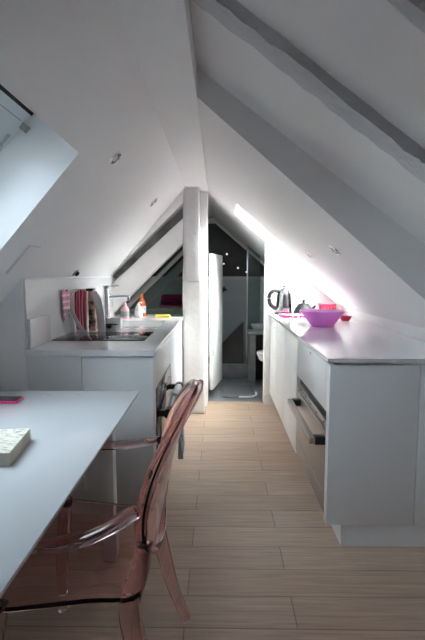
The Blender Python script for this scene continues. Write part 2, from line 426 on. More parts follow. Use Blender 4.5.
# shower room walls
structure(MB().box((-1.35, YG, 0), (-1.2, YB + 0.1, 1.2)).build('wall_bath_left', M['slate'], smooth=False))
structure(MB().box((1.2, YG, 0), (1.35, YB + 0.1, 1.2)).build('wall_bath_right', M['bathwall'], smooth=False))
structure(MB().box((-1.5, YB, 0), (1.5, YB + 0.12, 1.205)).build('wall_bath_end', M['bathwall'], smooth=False), 'grey green tiled lower part of the shower room end wall')
structure(MB().box((-1.5, YB - 0.012, 1.205), (1.5, YB + 0.12, 1.25)).build('trim_10', M['band'], smooth=False), 'pale horizontal tile band on the shower room end wall')
structure(MB().box((-1.5, YB, 1.25), (1.5, YB + 0.12, 2.4)).build('wall_bath_end_top', M['slate'], smooth=False), 'black slate upper part of the shower room end wall')

# ------------------------------------------------------------------ skylights and glazing
def slope_pt(c, mm, x, y, t):
    nrm = Vector((-mm, 0, 1)).normalized(); return Vector((x, y, c + mm * x)) + nrm * t
def slope_bar(mb, c, mm, xa, xb, ya, yb, t0, t1):
    p = [slope_pt(c, mm, x, y, t0) for x, y in ((xa, ya), (xb, ya), (xb, yb), (xa, yb))]
    mb.prism(p, Vector((-mm, 0, 1)).normalized() * (t1 - t0)); return mb
def skylight(name, c, mm, op, t, label, fw=0.028, sw=0.045, pw=0.06):
    x0, x1, y0, y1 = op
    w = shell(name, slope_pt(c, mm, (x0 + x1) / 2, (y0 + y1) / 2, t), label)
    f = MB()
    def ring(mb, m0, m1, t0, t1):
        slope_bar(mb, c, mm, x0 + m0, x0 + m1, y0 + m0, y1 - m0, t0, t1); slope_bar(mb, c, mm, x1 - m1, x1 - m0, y0 + m0, y1 - m0, t0, t1)
        slope_bar(mb, c, mm, x0 + m1, x1 - m1, y0 + m0, y0 + m1, t0, t1); slope_bar(mb, c, mm, x0 + m1, x1 - m1, y1 - m1, y1 - m0, t0, t1)
    ring(f, -0.006, fw, t - 0.06, t + 0.03); f.build('frame', M['winframe'], w, smooth=False)
    g = MB(); ring(g, fw, fw + 0.007, t - 0.045, t + 0.01); g.build('gasket', M['gasket'], w, smooth=False)
    s_ = MB(); ring(s_, fw + 0.007, fw + sw, t - 0.05, t + 0.03); sash = s_.build('sash', M['winframe'], w, smooth=False)
    s2 = MB(); ring(s2, fw + sw, fw + sw + 0.02, t - 0.03, t + 0.02); s2.build('glazing_bead', M['winframe'], sash, smooth=False)
    p = MB(); a = fw + sw + 0.005
    slope_bar(p, c, mm, x0 + a, x1 - a, y0 + a, y1 - a, t, t + 0.006); p.build('pane', M['pane'], w, smooth=False)
    return w, sash
w1, sash1 = skylight('window_1', LC, LM, SKL, 0.295, 'white framed skylight in the left slope', 0.014, 0.06)
g = MB(); slope_bar(g, LC, LM, SKL[1] - 0.08, SKL[1] - 0.009, SKL[2] + 0.01, SKL[3] - 0.006, 0.226, 0.25)
g.build('ventilation_flap', M['winframe'], w1, smooth=False)
g = MB(); slope_bar(g, LC, LM, SKL[1] - 0.036, SKL[1] - 0.034, SKL[2] + 0.01, SKL[3] - 0.04, 0.2255, 0.2275)  # shadow line of the flap put in as a grey strip
g.build('flap_groove', M['seam'], w1, smooth=False)
# black ventilation strip along the top and the hinge
g = MB(); slope_bar(g, LC, LM, SKL[1] - 0.009, SKL[1] + 0.001, SKL[2] + 0.01, SKL[3] - 0.004, 0.224, 0.234)
g.build('vent_strip', M['gasket'], w1, smooth=False)
g = MB(); slope_bar(g, LC, LM, SKL[1] - 0.052, SKL[1] - 0.034, SKL[3] - 0.022, SKL[3] - 0.003, 0.20, 0.226)
g.build('hinge', M['steel'], w1, smooth=False)
skylight('window_2', RC, RM, SKR, 0.25, 'skylight in the right slope over the far worktop')
skylight('window_3', LC, LM, SKB, 0.28, 'skylight in the shower room roof')
w4 = shell('window_4', (-0.5, 4.2, 0.93), 'three cornered glazed opening in the left gable')
MB().xz([(-0.21, 0.90), (-0.21, 1.63), (-0.95, 0.91), (-0.95, 0.90)], 4.215, 4.223).build('pane', M['greenglass'], w4, smooth=False)
MB().xz([(-0.21, 1.585), (-0.21, 1.63), (-0.95, 0.91), (-0.90, 0.91)], 4.20, 4.24).build('glazing_rail', M['steel'], w4, smooth=False)
mb = MB().xz([(-0.15, 1.64), (-0.15, 1.53), (-0.80, 0.90), (-0.92, 0.90)], 4.55, 4.62)
structure(mb.build('trim_11', M['band'], smooth=False), 'pale sloping strip beyond the gable glass')
structure(MB().box((-1.2, YG + 0.1, 0.90), (-0.2, 4.75, 0.935)).build('trim_12', M['greystone'], smooth=False), 'grey ledge behind the gable glass')

# access hatch in the left slope
h = thing('access_hatch', slope_pt(LC, LM, -0.94, 2.12, 0), 'flush white access hatch in the left sloping ceiling above the hob', 'hatch')
g = MB(); slope_bar(g, LC, LM, -0.948, -0.845, 1.985, 2.115, -0.008, 0.002); g.build('hatch_panel', M['plaster'], h, smooth=False)
g = MB(); slope_bar(g, LC, LM, -0.952, -0.842, 1.978, 1.985, -0.009, 0.002); g.build('hatch_edge', M['splash'], h, smooth=False)

# ------------------------------------------------------------------ recessed downlights
def downlight(c, mm, x, y, label, r=0.042):
    p = slope_pt(c, mm, x, y, 0); ax = (Vector((mm, 0, -1)).normalized())
    d = thing('downlight', p, label, 'downlight', 'recessed spotlights in the sloping ceilings')
    prof = [(r * 0.74, 0.0005), (r * 0.74, 0.004), (r * 0.82, 0.008), (r * 0.95, 0.006), (r, 0.001)]
    MB().lathe(prof, p, ax, 32).build('rim', M['chrome'], d)
    MB().lathe([(0, 0.0008), (r * 0.76, 0.0008), (r * 0.76, 0.004), (r * 0.45, 0.0015), (0, 0.0015)], p, ax, 32).build('reflector', M['reflector'], d)
    MB().lathe([(0, 0.009), (r * 0.28, 0.008), (r * 0.4, 0.004), (r * 0.4, 0.001)], p, ax, 24).build('bulb', M['bulb'], d)
    return d
downlight(LC, LM, -0.487, 2.138, 'larger looking recessed spotlight in the left slope, nearer the skylight')
downlight(LC, LM, -0.489, 3.38, 'recessed spotlight in the left slope close to the timber post')
downlight(RC, RM, 0.642, 2.50, 'recessed spotlight in the right slope, the nearer one, above the worktop')
downlight(RC, RM, 0.644, 3.157, 'recessed spotlight in the right slope beside the bright skylight')
p = slope_pt(LC, LM, -0.945, 2.93, 0)
d = thing('wall_spotlight', p, 'tiny dark spotlight low on the left slope above the striped towels', 'spotlight')
MB().lathe([(0, 0.0), (0.028, 0.0), (0.028, 0.006), (0.02, 0.01), (0, 0.01)], p, (LM, 0, -1), 24).build('rim', M['steel'], d)
MB().lathe([(0.016, 0.009), (0.016, 0.022), (0.010, 0.026), (0, 0.026)], p, (LM, 0, -1), 20).build('lamp_head', M['black'], d)

# ------------------------------------------------------------------ left kitchen run
CX = -0.33
def panel(mb, lo, hi, bev=0.002): return mb.box(lo, hi, bev)
# near unit with the oven
t = thing('oven_cabinet', (-0.63, 2.6, 0), 'white left hand base cabinet under the hob holding the black oven', 'cabinet')
for nm, lo, hi in (('side_panel', (-0.965, 2.20, 0.166), (CX - 0.03, 2.274, 0.868)), ('back_panel', (-0.965, 2.276, 0.192), (-0.90, 2.949, 0.868)), ('base_panel', (-0.9, 2.276, 0.166), (CX - 0.03, 2.949, 0.19)), ('shelf', (-0.898, 2.276, 0.70), (CX - 0.03, 2.949, 0.868)), ('side_panel', (-0.965, 2.951, 0.166), (CX - 0.03, 2.985, 0.868))): MB().box(lo, hi).build(nm, M['cab'], t, smooth=False)
MB().box((-0.965, 2.18, 0.168), (-0.6895, 2.199, 0.868), 0.0015).build('end_panel', M['cab'], t)
MB().box((-0.6855, 2.18, 0.168), (CX, 2.199, 0.868), 0.0015).build('end_panel', M['cab'], t)
MB().box((-0.95, 2.27, 0), (CX - 0.06, 2.985, 0.165)).build('plinth', M['cab'], t, smooth=False)
MB().box((CX - 0.028, 2.20, 0.168), (CX, 2.275, 0.868), 0.0015).build('filler_strip', M['cab'], t)
dr = MB().box((CX - 0.028, 2.28, 0.675), (CX, 2.985, 0.866), 0.0015).build('drawer', M['cab'], t)
MB().box((CX - 0.028, 2.28, 0.168), (CX, 2.985, 0.20), 0.0015).build('lower_strip', M['cab'], t)
# oven
t = thing('oven', (-0.6, 2.63, 0.2), 'black built-in oven with thick bar handle in the left cabinet', 'oven')
MB().box((-0.895, 2.285, 0.205), (CX - 0.012, 2.945, 0.668), 0.002).build('oven_body', M['black'], t)
MB().box((CX - 0.012, 2.287, 0.592), (CX + 0.004, 2.98, 0.668), 0.002).build('control_panel', M['greyglass'], t)
dd = MB().box((CX - 0.012, 2.287, 0.207), (CX + 0.006, 2.98, 0.585), 0.003).build('oven_door', M['blackglass'], t)
MB().tube([(CX + 0.062, y, 0.525) for y in (2.36, 2.62, 2.90)], 0.025, 20).build('handle', M['white_metal'], dd)
for y in (2.335, 2.905):
    mb = MB().box((CX + 0.004, y, 0.508), (CX + 0.062, y + 0.035, 0.542), 0.006); mb.tube([(CX + 0.062, y - 0.005, 0.525), (CX + 0.062, y + 0.045, 0.525)], 0.029, 20)
    mb.build('handle_bracket', M['black'], dd)
# towel on the oven handle
def hang(y0, y1, ztop, zlow, xo, amp, ph, waves=3.5, xi=None):
    def f(u, v):
        y = y0 + (y1 - y0) * u
        L = v
        w = amp * math.sin(u * waves * 2 * PI + ph) * (0.25 + L)
        if v < 0.18:  # over the bar
            a = v / 0.18 * PI; return (xo - 0.036 * math.cos(a), y, ztop + 0.036 * math.sin(a))
        k = (v - 0.18) / 0.82
        return (xo + 0.036 + w, y + 0.012 * math.sin(k * 4 + u * 3), ztop - k * (ztop - zlow) - 0.02 * k * math.sin(u * 5))
    return f
o = MB().sheet(hang(2.60, 2.71, 0.527, 0.17, CX + 0.062, 0.012, 0.4), 40, 30, 0.004).build('tea_towel', M['towelblue'])
tag(o, 'pale blue striped tea towel hanging from the handle of the black oven', 'towel')

# further left unit
t = thing('sink_cabinet', (-0.63, 3.55, 0), 'white left hand base cabinet under the sink beside the timber post', 'cabinet')
mb = MB(); mb.box((-0.965, 2.99, 0.165), (CX - 0.03, 3.02, 0.868)); mb.box((-0.965, 4.06, 0.165), (CX - 0.03, 4.09, 0.868)); mb.box((-0.965, 3.02, 0.165), (-0.94, 4.06, 0.868)); mb.box((-0.94, 3.02, 0.165), (CX - 0.03, 4.06, 0.19))
mb.box((CX - 0.05, 3.02, 0.84), (CX - 0.03, 4.06, 0.868))
mb.build('carcass', M['cab'], t, smooth=False)
for y0, y1 in ((2.99, 3.485), (3.489, 3.955)):
    MB().box((CX - 0.028, y0, 0.168), (CX, y1, 0.866), 0.0015).build('door', M['cab'], t)
MB().box((-0.95, 2.99, 0), (CX - 0.06, 3.96, 0.165)).build('plinth', M['cab'], t, smooth=False)

# worktop with sink hole
SK = (-0.80, -0.42, 3.20, 3.62)
mb = MB(); bm = mb.bm
gx = [-0.968, SK[0], SK[1], CX + 0.012]; gy = [2.165, SK[2], SK[3], 4.20]
for i in range(3):
    for j in range(3):
        if i == 1 and j == 1: continue
        mb.box((gx[i], gy[j], 0.870), (gx[i + 1], min(gy[j + 1], 4.20 if i < 2 else 3.96) , 0.900))
bmesh.ops.remove_doubles(bm, verts=bm.verts, dist=1e-5)
w = thing('worktop', (-0.64, 3.1, 0.87), 'white worktop of the left kitchen run with hob and sink set in', 'worktop')
mb.build('slab', M['worktop'], w, smooth=False)
mb = MB()
for k in range(4):
    x = -0.66 + k * 0.065
    mb.box((x, 3.03, 0.8995), (x + 0.035, 3.135, 0.9015), 0.0008)
mb.build('drainer_ridges', M['worktop'], w)
mb = MB().box((-0.968, 2.19, 0.9005), (-0.956, YG - 0.03, 1.25), 0.002)
mb.box((-0.956, 2.20, 0.9005), (-0.942, 2.46, 1.05), 0.004)  # low ledge shaped in for a reflection on the splashback
tag(mb.build('splashback', M['splash']), 'tall pale splashback panel along the left wall behind the hob', 'splashback')
# sink
t = thing('sink', (-0.61, 3.41, 0.70), 'white inset sink in the left worktop behind the hob', 'sink')
mb = MB(); a, b_ = SK[:2], SK[2:]
z0, z1 = 0.74, 0.8985
mb.box((SK[0] + 0.001, SK[2] + 0.001, z0), (SK[1] - 0.001, SK[3] - 0.001, z0 + 0.012))
mb.box((SK[0] + 0.001, SK[2] + 0.001, z0 + 0.012), (SK[0] + 0.014, SK[3] - 0.001, z1)); mb.box((SK[1] - 0.014, SK[2] + 0.001, z0 + 0.012), (SK[1] - 0.001, SK[3] - 0.001, z1))
mb.box((SK[0] + 0.014, SK[2] + 0.001, z0 + 0.012), (SK[1] - 0.014, SK[2] + 0.014, z1)); mb.box((SK[0] + 0.014, SK[3] - 0.014, z0 + 0.012), (SK[1] - 0.014, SK[3] - 0.001, z1))
mb.build('basin', M['ceramic'], t, smooth=False)
MB().lathe([(0, 0.753), (0.04, 0.753), (0.045, 0.7565), (0.03, 0.755), (0, 0.755)], (-0.61, 3.41, 0), n=24).build('drain', M['chrome'], t)
# hob
t = thing('hob', (-0.69, 2.66, 0.90), 'black ceramic glass hob flush on the left worktop', 'hob')
MB().box((-0.945, 2.475, 0.9003), (-0.42, 2.845, 0.9055), 0.0015).build('glass_plate', M['blackglass'], t)
for x, y, r in ((-0.81, 2.58, 0.075), (-0.56, 2.58, 0.06), (-0.81, 2.75, 0.06), (-0.56, 2.75, 0.075)):
    MB().lathe([(r, 0.9056), (r + 0.002, 0.9056), (r + 0.002, 0.9061), (r, 0.9061)], (x, y, 0), n=40, closed=True).build('cooking_zone_ring', M['seam'], t)
# faucet
fx, fy = -0.80, 3.145
t = thing('kitchen_tap', (fx, fy, 0.90), 'tall chrome kitchen tap with side spout behind the white boards', 'tap')
MB().lathe([(0, 0.9005), (0.03, 0.9005), (0.03, 0.91), (0.024, 0.914), (0.022, 1.165), (0.018, 1.172), (0, 1.172)], (fx, fy, 0), n=28).build('column', M['chrome'], t)
MB().tube(spline([(fx, fy, 1.115), (fx + 0.06, fy + 0.02, 1.118), (fx + 0.135, fy + 0.045, 1.118), (fx + 0.15, fy + 0.05, 1.105), (fx + 0.152, fy + 0.052, 1.085)], 5), 0.0125, 14).build('spout', M['chrome'], t)
mb = MB().lathe([(0, 1.1725), (0.022, 1.1725), (0.022, 1.195), (0.015, 1.20), (0, 1.20)], (fx, fy, 0), n=24); mb.tube([(fx, fy, 1.187), (fx + 0.05, fy - 0.01, 1.192), (fx + 0.095, fy - 0.015, 1.195)], 0.006, 10)
mb.build('lever', M['chrome'], t)

# things standing on the left worktop
def board(name, x0, x1, y, z1, th, label, lean=0.03, hole=True, rnd=None):
    w_ = x1 - x0; h_ = z1 - 0.9; r = rnd if rnd else w_ * 0.3; pts = []
    cx = (x0 + x1) / 2
    for k in range(13):
        a = PI * k / 12; pts.append((cx + math.cos(a) * w_ / 2, z1 - r + math.sin(a) * r))
    pts += [(x0, 0.9015), (x1, 0.9015)]
    mb = MB(); mb.prism([(px_, y + lean * (pz - 0.9) / h_, pz) for px_, pz in pts], (0, th, 0), 0.003)
    return mb
# board leaning, with towel over it
t = thing('chopping_board', (-0.90, 2.91, 0.9), 'white chopping board at the back of the hob under the red towel', 'chopping board')
board('x', -0.945, -0.868, 2.905, 1.145, 0.012, '', 0.02).build('board', M['white'], t)
MB().tube([(-0.905, 2.9255, 1.13), (-0.905, 2.932, 1.15)], 0.004, 8).build('hanging_loop', M['black'], t)
def cloth(x0, x1, y, zt, zl, ph, amp, waves, taper=0.0):
    def f(u, v):
        x = x0 + (x1 - x0) * (u * (1 - taper * v) + taper * v * 0.55)
        yy = y + amp * math.sin(u * waves * 2 * PI + ph) * (0.4 + 0.6 * v) - 0.012 * math.sin(v * PI)
        z = zt - (zt - zl) * v + 0.012 * math.sin(u * PI) * (1 - v)
        return (x, yy, z)
    return f
t = thing('tea_towel', (-0.90, 2.87, 0.91), 'red and pink striped tea towel with white edge hanging behind the hob', 'towel')
MB().sheet(cloth(-0.940, -0.858, 2.878, 1.163, 0.915, 0.3, 0.010, 2.6, 0.25), 30, 16, 0.005).build('cloth', M['towelred'], t)
pts = spline([(-0.888, 2.862, 0.912), (-0.918, 2.850, 0.97), (-0.938, 2.80, 1.06), (-0.942, 2.79, 1.12), (-0.932, 2.81, 1.16), (-0.905, 2.845, 1.178), (-0.862, 2.87, 1.176)], 6)
MB().tube(pts, 0.01, 12, flat=(0.0045, 0.0125), up=(1, 0, 0.01)).build('white_edge', M['white'], t)
def pink(u, v):
    return (-0.944 + 0.005 * math.sin(u * 9 + v), 2.66 + 0.14 * u + 0.02 * v * (0.5 - u), 1.175 - (0.16 + 0.03 * math.sin(u * 7)) * v + 0.01 * math.sin(u * PI))
t = thing('pink_cloth', (-0.944, 2.72, 1.0), 'pink checked cloth hanging from a hook on the splashback at the left', 'cloth')
MB().sheet(pink, 18, 14, 0.005).build('cloth', M['towelpink'], t)
MB().tube([(-0.9555, 2.73, 1.172), (-0.938, 2.73, 1.172), (-0.932, 2.73, 1.182)], 0.004, 8).build('hook', M['steel'], t)
t = thing('printed_carton', (-0.85, 2.94, 0.9), 'narrow dark printed carton with black cap between towel and white board', 'carton')
MB().box((-0.862, 2.91, 0.9015), (-0.815, 2.965, 1.165), 0.003).build('carton_body', M['carton'], t)
MB().box((-0.872, 2.907, 1.165), (-0.826, 2.968, 1.182), 0.003).build('cap', M['black'], t)
t = thing('chopping_board', (-0.79, 2.88, 0.9), 'white paddle shaped chopping board standing beside the chrome tap', 'chopping board')
mb = MB(); pts = [(-0.79, 0.9015), (-0.742, 0.9015), (-0.748, 1.02), (-0.765, 1.115), (-0.79, 1.162), (-0.82, 1.17), (-0.835, 1.15), (-0.815, 1.10), (-0.800, 1.02)]
mb.xz(pts, 2.875, 2.89, 0.003); mb.build('board', M['white'], t)
# chrome pot
t = thing('steel_dish', (-0.72, 2.92, 0.9), 'low chrome round dish right of the white paddle board', 'dish')
MB().lathe([(0, 0.901), (0.05, 0.901), (0.052, 0.905), (0.052, 0.94), (0.054, 0.943), (0.049, 0.943), (0.048, 0.908), (0, 0.906)], (-0.72, 2.925, 0), n=36).build('dish', M['darksteel'], t)
# white caddy with sponge
t = thing('sponge_holder', (-0.72, 3.05, 0.9), 'white square sink caddy in front of the chrome tap', 'caddy')
cx0, cx1, cy0, cy1 = -0.765, -0.675, 3.02, 3.08
mb = MB().box((cx0, cy0, 0.9025), (cx1, cy1, 0.908)); mb.box((cx0, cy0, 0.908), (cx1, cy0 + 0.004, 0.975)); mb.box((cx0, cy1 - 0.004, 0.908), (cx1, cy1, 0.975)); mb.box((cx0, cy0 + 0.004, 0.908), (cx0 + 0.004, cy1 - 0.004, 0.975)); mb.box((cx1 - 0.004, cy0 + 0.004, 0.908), (cx1, cy1 - 0.004, 0.975))
mb.build('caddy_box', M['white'], t, smooth=False)
# bottles
def bottle(name, x, y, r, h_, mtl, label, cap, pump=False):
    t = thing(name, (x, y, 0.9), label, 'bottle', 'washing up bottles by the sink')
    z = 0.9005
    MB().lathe([(0, z), (r, z), (r * 1.03, z + 0.01), (r * 1.03, z + h_ * 0.5), (r * 0.85, z + h_ * 0.65), (r * 0.42, z + h_ * 0.78), (r * 0.4, z + h_ * 0.82), (0, z + h_ * 0.82)], (x, y, 0), n=24).build('bottle_body', mtl, t)
    z2 = z + h_ * 0.82
    if pump:
        mb = MB().lathe([(0, z2), (r * 0.45, z2), (r * 0.45, z2 + h_ * 0.06), (r * 0.12, z2 + h_ * 0.08), (r * 0.12, z2 + h_ * 0.15), (0, z2 + h_ * 0.15)], (x, y, 0), n=16)
        mb.tube([(x - 0.004, y, z2 + h_ * 0.15), (x + 0.03, y - 0.004, z2 + h_ * 0.14)], 0.006, 10); mb.build('pump', cap, t)
    else:
        MB().lathe([(0, z2), (r * 0.45, z2), (r * 0.38, z2 + h_ * 0.12), (r * 0.15, z2 + h_ * 0.18), (0, z2 + h_ * 0.18)], (x, y, 0), n=18).build('cap', cap, t)
    MB().lathe([(r * 1.04, z + h_ * 0.14), (r * 1.055, z + h_ * 0.15), (r * 1.055, z + h_ * 0.44), (r * 1.04, z + h_ * 0.45)], (x, y, 0), n=24, closed=True).build('bottle_label', M['white'] if mtl != M['pinkbottle'] else M['seam'], t)
bottle('soap_bottle', -0.80, 3.77, 0.033, 0.14, M['pinkbottle'], 'squat pinkish bottle with dark label, leftmost by the sink', M['pinkbottle'])
bottle('soap_bottle', -0.70, 3.86, 0.033, 0.135, M['soap'], 'pale clear soap bottle in front of the orange bottle', M['white'], True)
bottle('detergent_bottle', -0.70, 4.04, 0.034, 0.20, M['orange'], 'tall orange washing up bottle behind the pale soap bottle', M['orange'])
o = MB().box((-0.56, 3.87, 0.9005), (-0.435, 3.945, 0.921), 0.006).build('sponge', M['yellow']); tag(o, 'flat yellow sponge on the far end of the left worktop', 'sponge')
# magenta towel beyond the gable glass
def fold(u, v):
    a = u * 2 * PI; x = -0.42 + 0.2 * math.cos(a); z = 0.937 + 0.075 * (1 + math.sin(a)) * (0.9 + 0.1 * math.sin(3 * a)); return (x, 4.47 + 0.12 * v, z)
mb = MB()
for k in range(3): mb.box((-0.60 + 0.01 * k, 4.46, 0.9365 + 0.045 * k), (-0.21 - 0.015 * k, 4.68, 0.9365 + 0.045 * (k + 1) - 0.002), 0.016, 4)
tag(mb.build('folded_towel', M['magenta']), 'dark magenta folded towel on the ledge behind the gable glass', 'towel')

# ------------------------------------------------------------------ right kitchen run
RX = 0.50
t = thing('warming_oven_cabinet', (0.82, 2.4, 0), 'white near right base cabinet with steel oven in its side', 'cabinet')
for nm, lo, hi in (('side_panel', (RX + 0.037, 1.995, 0.113), (1.14, 2.026, 0.8815)), ('side_panel', (RX + 0.037, 2.781, 0.113), (1.14, 2.805, 0.8815)), ('back_panel', (1.115, 2.027, 0.113), (1.14, 2.779, 0.8815)), ('base_panel', (RX + 0.037, 2.027, 0.113), (1.113, 2.779, 0.13)), ('shelf', (RX + 0.037, 2.027, 0.64), (1.113, 2.779, 0.66))): MB().box(lo, hi).build(nm, M['cab'], t, smooth=False)
MB().box((RX, 1.975, 0.112), (0.9035, 1.994, 0.868), 0.0015).build('end_panel', M['cab'], t)
MB().box((0.9065, 1.975, 0.112), (1.145, 1.994, 0.868), 0.0015).build('end_panel', M['cab'], t)
MB().box((0.575, 1.99, 0), (1.14, 2.8, 0.112)).build('plinth', M['cab'], t, smooth=False)
MB().box((RX, 1.995, 0.112), (RX + 0.028, 2.026, 0.868), 0.0015).build('filler_strip', M['cab'], t)
dd = MB().box((RX, 2.03, 0.637), (RX + 0.028, 2.80, 0.866), 0.0015).build('flap_door', M['cab'], t)
MB().box((RX - 0.0015, 2.385, 0.842), (RX + 0.001, 2.425, 0.852), 0.0006).build('maker_plate', M['steel'], dd)
t = thing('warming_oven', (0.8, 2.4, 0.13), 'stainless steel oven with flat bar handle in the near right cabinet', 'oven')
MB().box((RX + 0.034, 2.032, 0.135), (1.10, 2.775, 0.628), 0.002).build('oven_body', M['black'], t)
MB().box((RX + 0.008, 2.032, 0.545), (RX + 0.036, 2.798, 0.582), 0.002).build('top_rail', M['steel'], t)
MB().box((RX + 0.02, 2.032, 0.584), (RX + 0.036, 2.798, 0.634)).build('vent_slot', M['hole'], t, smooth=False)
dd = MB().box((RX, 2.032, 0.232), (RX + 0.034, 2.798, 0.541), 0.003).build('oven_door', M['steel'], t)
h = MB().box((RX - 0.075, 2.03, 0.478), (RX - 0.045, 2.70, 0.508), 0.004)
h.build('handle', M['steel'], dd)
for y in (2.03, 2.655): MB().box((RX - 0.048, y, 0.474), (RX + 0.002, y + 0.045, 0.512), 0.003).build('handle_bracket', M['black'], dd)
MB().box((RX, 2.032, 0.135), (RX + 0.034, 2.798, 0.227), 0.003).build('lower_drawer', M['steel'], t)
for y in (2.10, 2.25, 2.40, 2.55, 2.70): MB().lathe([(0, 0), (0.006, 0), (0.005, 0.003), (0, 0.003)], (RX + 0.008, y, 0.564), (-1, 0, 0), 16).build('rail_screw', M['black'], t)

t = thing('base_cabinet', (0.82, 3.5, 0), 'white far right base cabinet with two tall doors beside the doorway', 'cabinet')
mb = MB(); mb.box((RX + 0.03, 2.81, 0.112), (1.14, 4.30, 0.8815)); mb.build('carcass', M['cab'], t, smooth=False)
for y0, y1 in ((2.81, 3.34), (3.344, 3.87)):
    MB().box((RX, y0, 0.112), (RX + 0.028, y1, 0.866), 0.0015).build('door', M['cab'], t)
f = MB().box((RX, 3.876, 0.112), (RX + 0.028, 4.30, 0.866), 0.0015).build('filler_panel', M['cab'], t)
for y in (3.93, 3.99): MB().lathe([(0, 0), (0.008, 0), (0.007, 0.002), (0, 0.002)], (RX, y, 0.80), (-1, 0, 0), 16).build('screw_cap', M['steel'], f)
MB().box((0.575, 2.81, 0), (1.14, 4.30, 0.112)).build('plinth', M['cab'], t, smooth=False)
tag(MB().box((0.485, 1.96, 0.882), (1.147, YG - 0.004, 0.90), 0.001, 1).build('worktop', M['worktop'], smooth=False), 'long glossy white worktop along the right wall under the pink bowl', 'worktop')

# bowl
bx, by = 0.752, 3.24
t = thing('serving_bowl', (bx, by, 0.9), 'wide magenta bowl with pale rim on the right worktop', 'bowl')
MB().lathe([(0, 0.9005), (0.07, 0.9005), (0.078, 0.904), (0.10, 0.93), (0.135, 0.975), (0.163, 1.008), (0.166, 1.012), (0.163, 1.0135)], (bx, by, 0), n=56).build('bowl_body', M['pinkbowl'], t)
MB().lathe([(0.163, 1.0135), (0.158, 1.009), (0.13, 0.976), (0.096, 0.935), (0.07, 0.914), (0, 0.912)], (bx, by, 0), n=56).build('bowl_inside', M['bowlin'], t)

# kettle
kx, ky = 0.612, 4.205
t = thing('kettle', (kx, ky, 0.9), 'glass and steel electric kettle with black handle at the far end', 'kettle')
MB().lathe([(0, 0.9005), (0.082, 0.9005), (0.084, 0.908), (0.08, 0.922), (0.0, 0.922)], (kx, ky, 0), n=40).build('base', M['black'], t)
MB().lathe([(0, 0.9225), (0.074, 0.9225), (0.076, 0.93), (0.075, 0.968), (0.071, 0.968), (0.0, 0.955)], (kx, ky, 0), n=40).build('heater_band', M['darksteel'], t)
MB().lathe([(0.0745, 0.968), (0.073, 1.0), (0.066, 1.08), (0.058, 1.118), (0.056, 1.118), (0.064, 1.08), (0.070, 1.0), (0.0715, 0.968)], (kx, ky, 0), n=40).build('glass_jug', M['clearglass'], t)
MB().lathe([(0.060, 1.1185), (0.061, 1.126), (0.045, 1.142), (0.02, 1.148), (0, 1.148)], (kx, ky, 0), n=36).build('lid', M['darksteel'], t)
MB().lathe([(0.0, 1.148), (0.008, 1.148), (0.007, 1.155), (0.016, 1.163), (0.016, 1.170), (0.008, 1.177), (0, 1.177)], (kx, ky, 0), n=20).build('lid_knob', M['darksteel'], t)
MB().tube(spline([(kx - 0.058, ky - 0.01, 1.118), (kx - 0.10, ky - 0.02, 1.122), (kx - 0.135, ky - 0.025, 1.09), (kx - 0.142, ky - 0.026, 1.04), (kx - 0.125, ky - 0.024, 0.99), (kx - 0.075, ky - 0.012, 0.955)], 6), 0.014, 14, flat=(0.014, 0.018)).build('handle', M['black'], t)
MB().tube([(kx + 0.052, ky, 1.10), (kx + 0.068, ky, 1.112), (kx + 0.080, ky, 1.122)], [0.02, 0.016, 0.010], 14).build('spout', M['chrome'], t)
# grey core and black rod added for dark reflections in the glass
MB().lathe([(0.02, 0.958), (0.026, 0.97), (0.024, 1.06), (0.018, 1.085), (0.014, 1.085), (0.014, 0.958)], (kx + 0.012, ky - 0.01, 0), n=24).build('filter', M['seam'], t)
MB().tube([(kx - 0.045, ky - 0.02, 0.965), (kx - 0.044, ky - 0.02, 1.03), (kx - 0.04, ky - 0.018, 1.10)], 0.009, 12).build('level_gauge', M['black'], t)

# trivet
tag(MB().box((0.545, 3.84, 0.9005), (0.80, 4.09, 0.918), 0.004).build('trivet', M['trivet']), 'magenta patterned square trivet in front of the kettle', 'trivet')
# teapot
tx, ty = 0.80, 4.21
t = thing('teapot', (tx, ty, 0.9), 'squat black teapot with wire hoop handle behind the pink bowl', 'teapot')
MB().lathe([(0, 0.9005), (0.086, 0.9005), (0.094, 0.91), (0.095, 0.922), (0.08, 0.955), (0.058, 0.985), (0.05, 0.99), (0, 0.99)], (tx, ty, 0), n=40).build('pot_body', M['iron'], t)
MB().lathe([(0, 0.9905), (0.052, 0.9905), (0.05, 0.998), (0.02, 1.006), (0, 1.007)], (tx, ty, 0), n=32).build('lid', M['iron'], t)
MB().lathe([(0, 1.007), (0.007, 1.007), (0.006, 1.016), (0.013, 1.025), (0.012, 1.033), (0, 1.037)], (tx, ty, 0), n=18).build('lid_knob', M['iron'], t)
MB().tube(spline([(tx - 0.012, ty - 0.055, 0.983), (tx - 0.024, ty - 0.05, 1.04), (tx - 0.012, ty - 0.02, 1.096), (tx + 0.004, ty + 0.01, 1.10), (tx + 0.018, ty + 0.04, 1.05), (tx + 0.012, ty + 0.056, 0.983)], 6), 0.0045, 10).build('hoop_handle', M['darksteel'], t)
MB().tube([(tx + 0.062, ty - 0.01, 0.94), (tx + 0.095, ty - 0.014, 0.966), (tx + 0.108, ty - 0.016, 0.985)], [0.016, 0.011, 0.009], 12).build('spout', M['iron'], t)
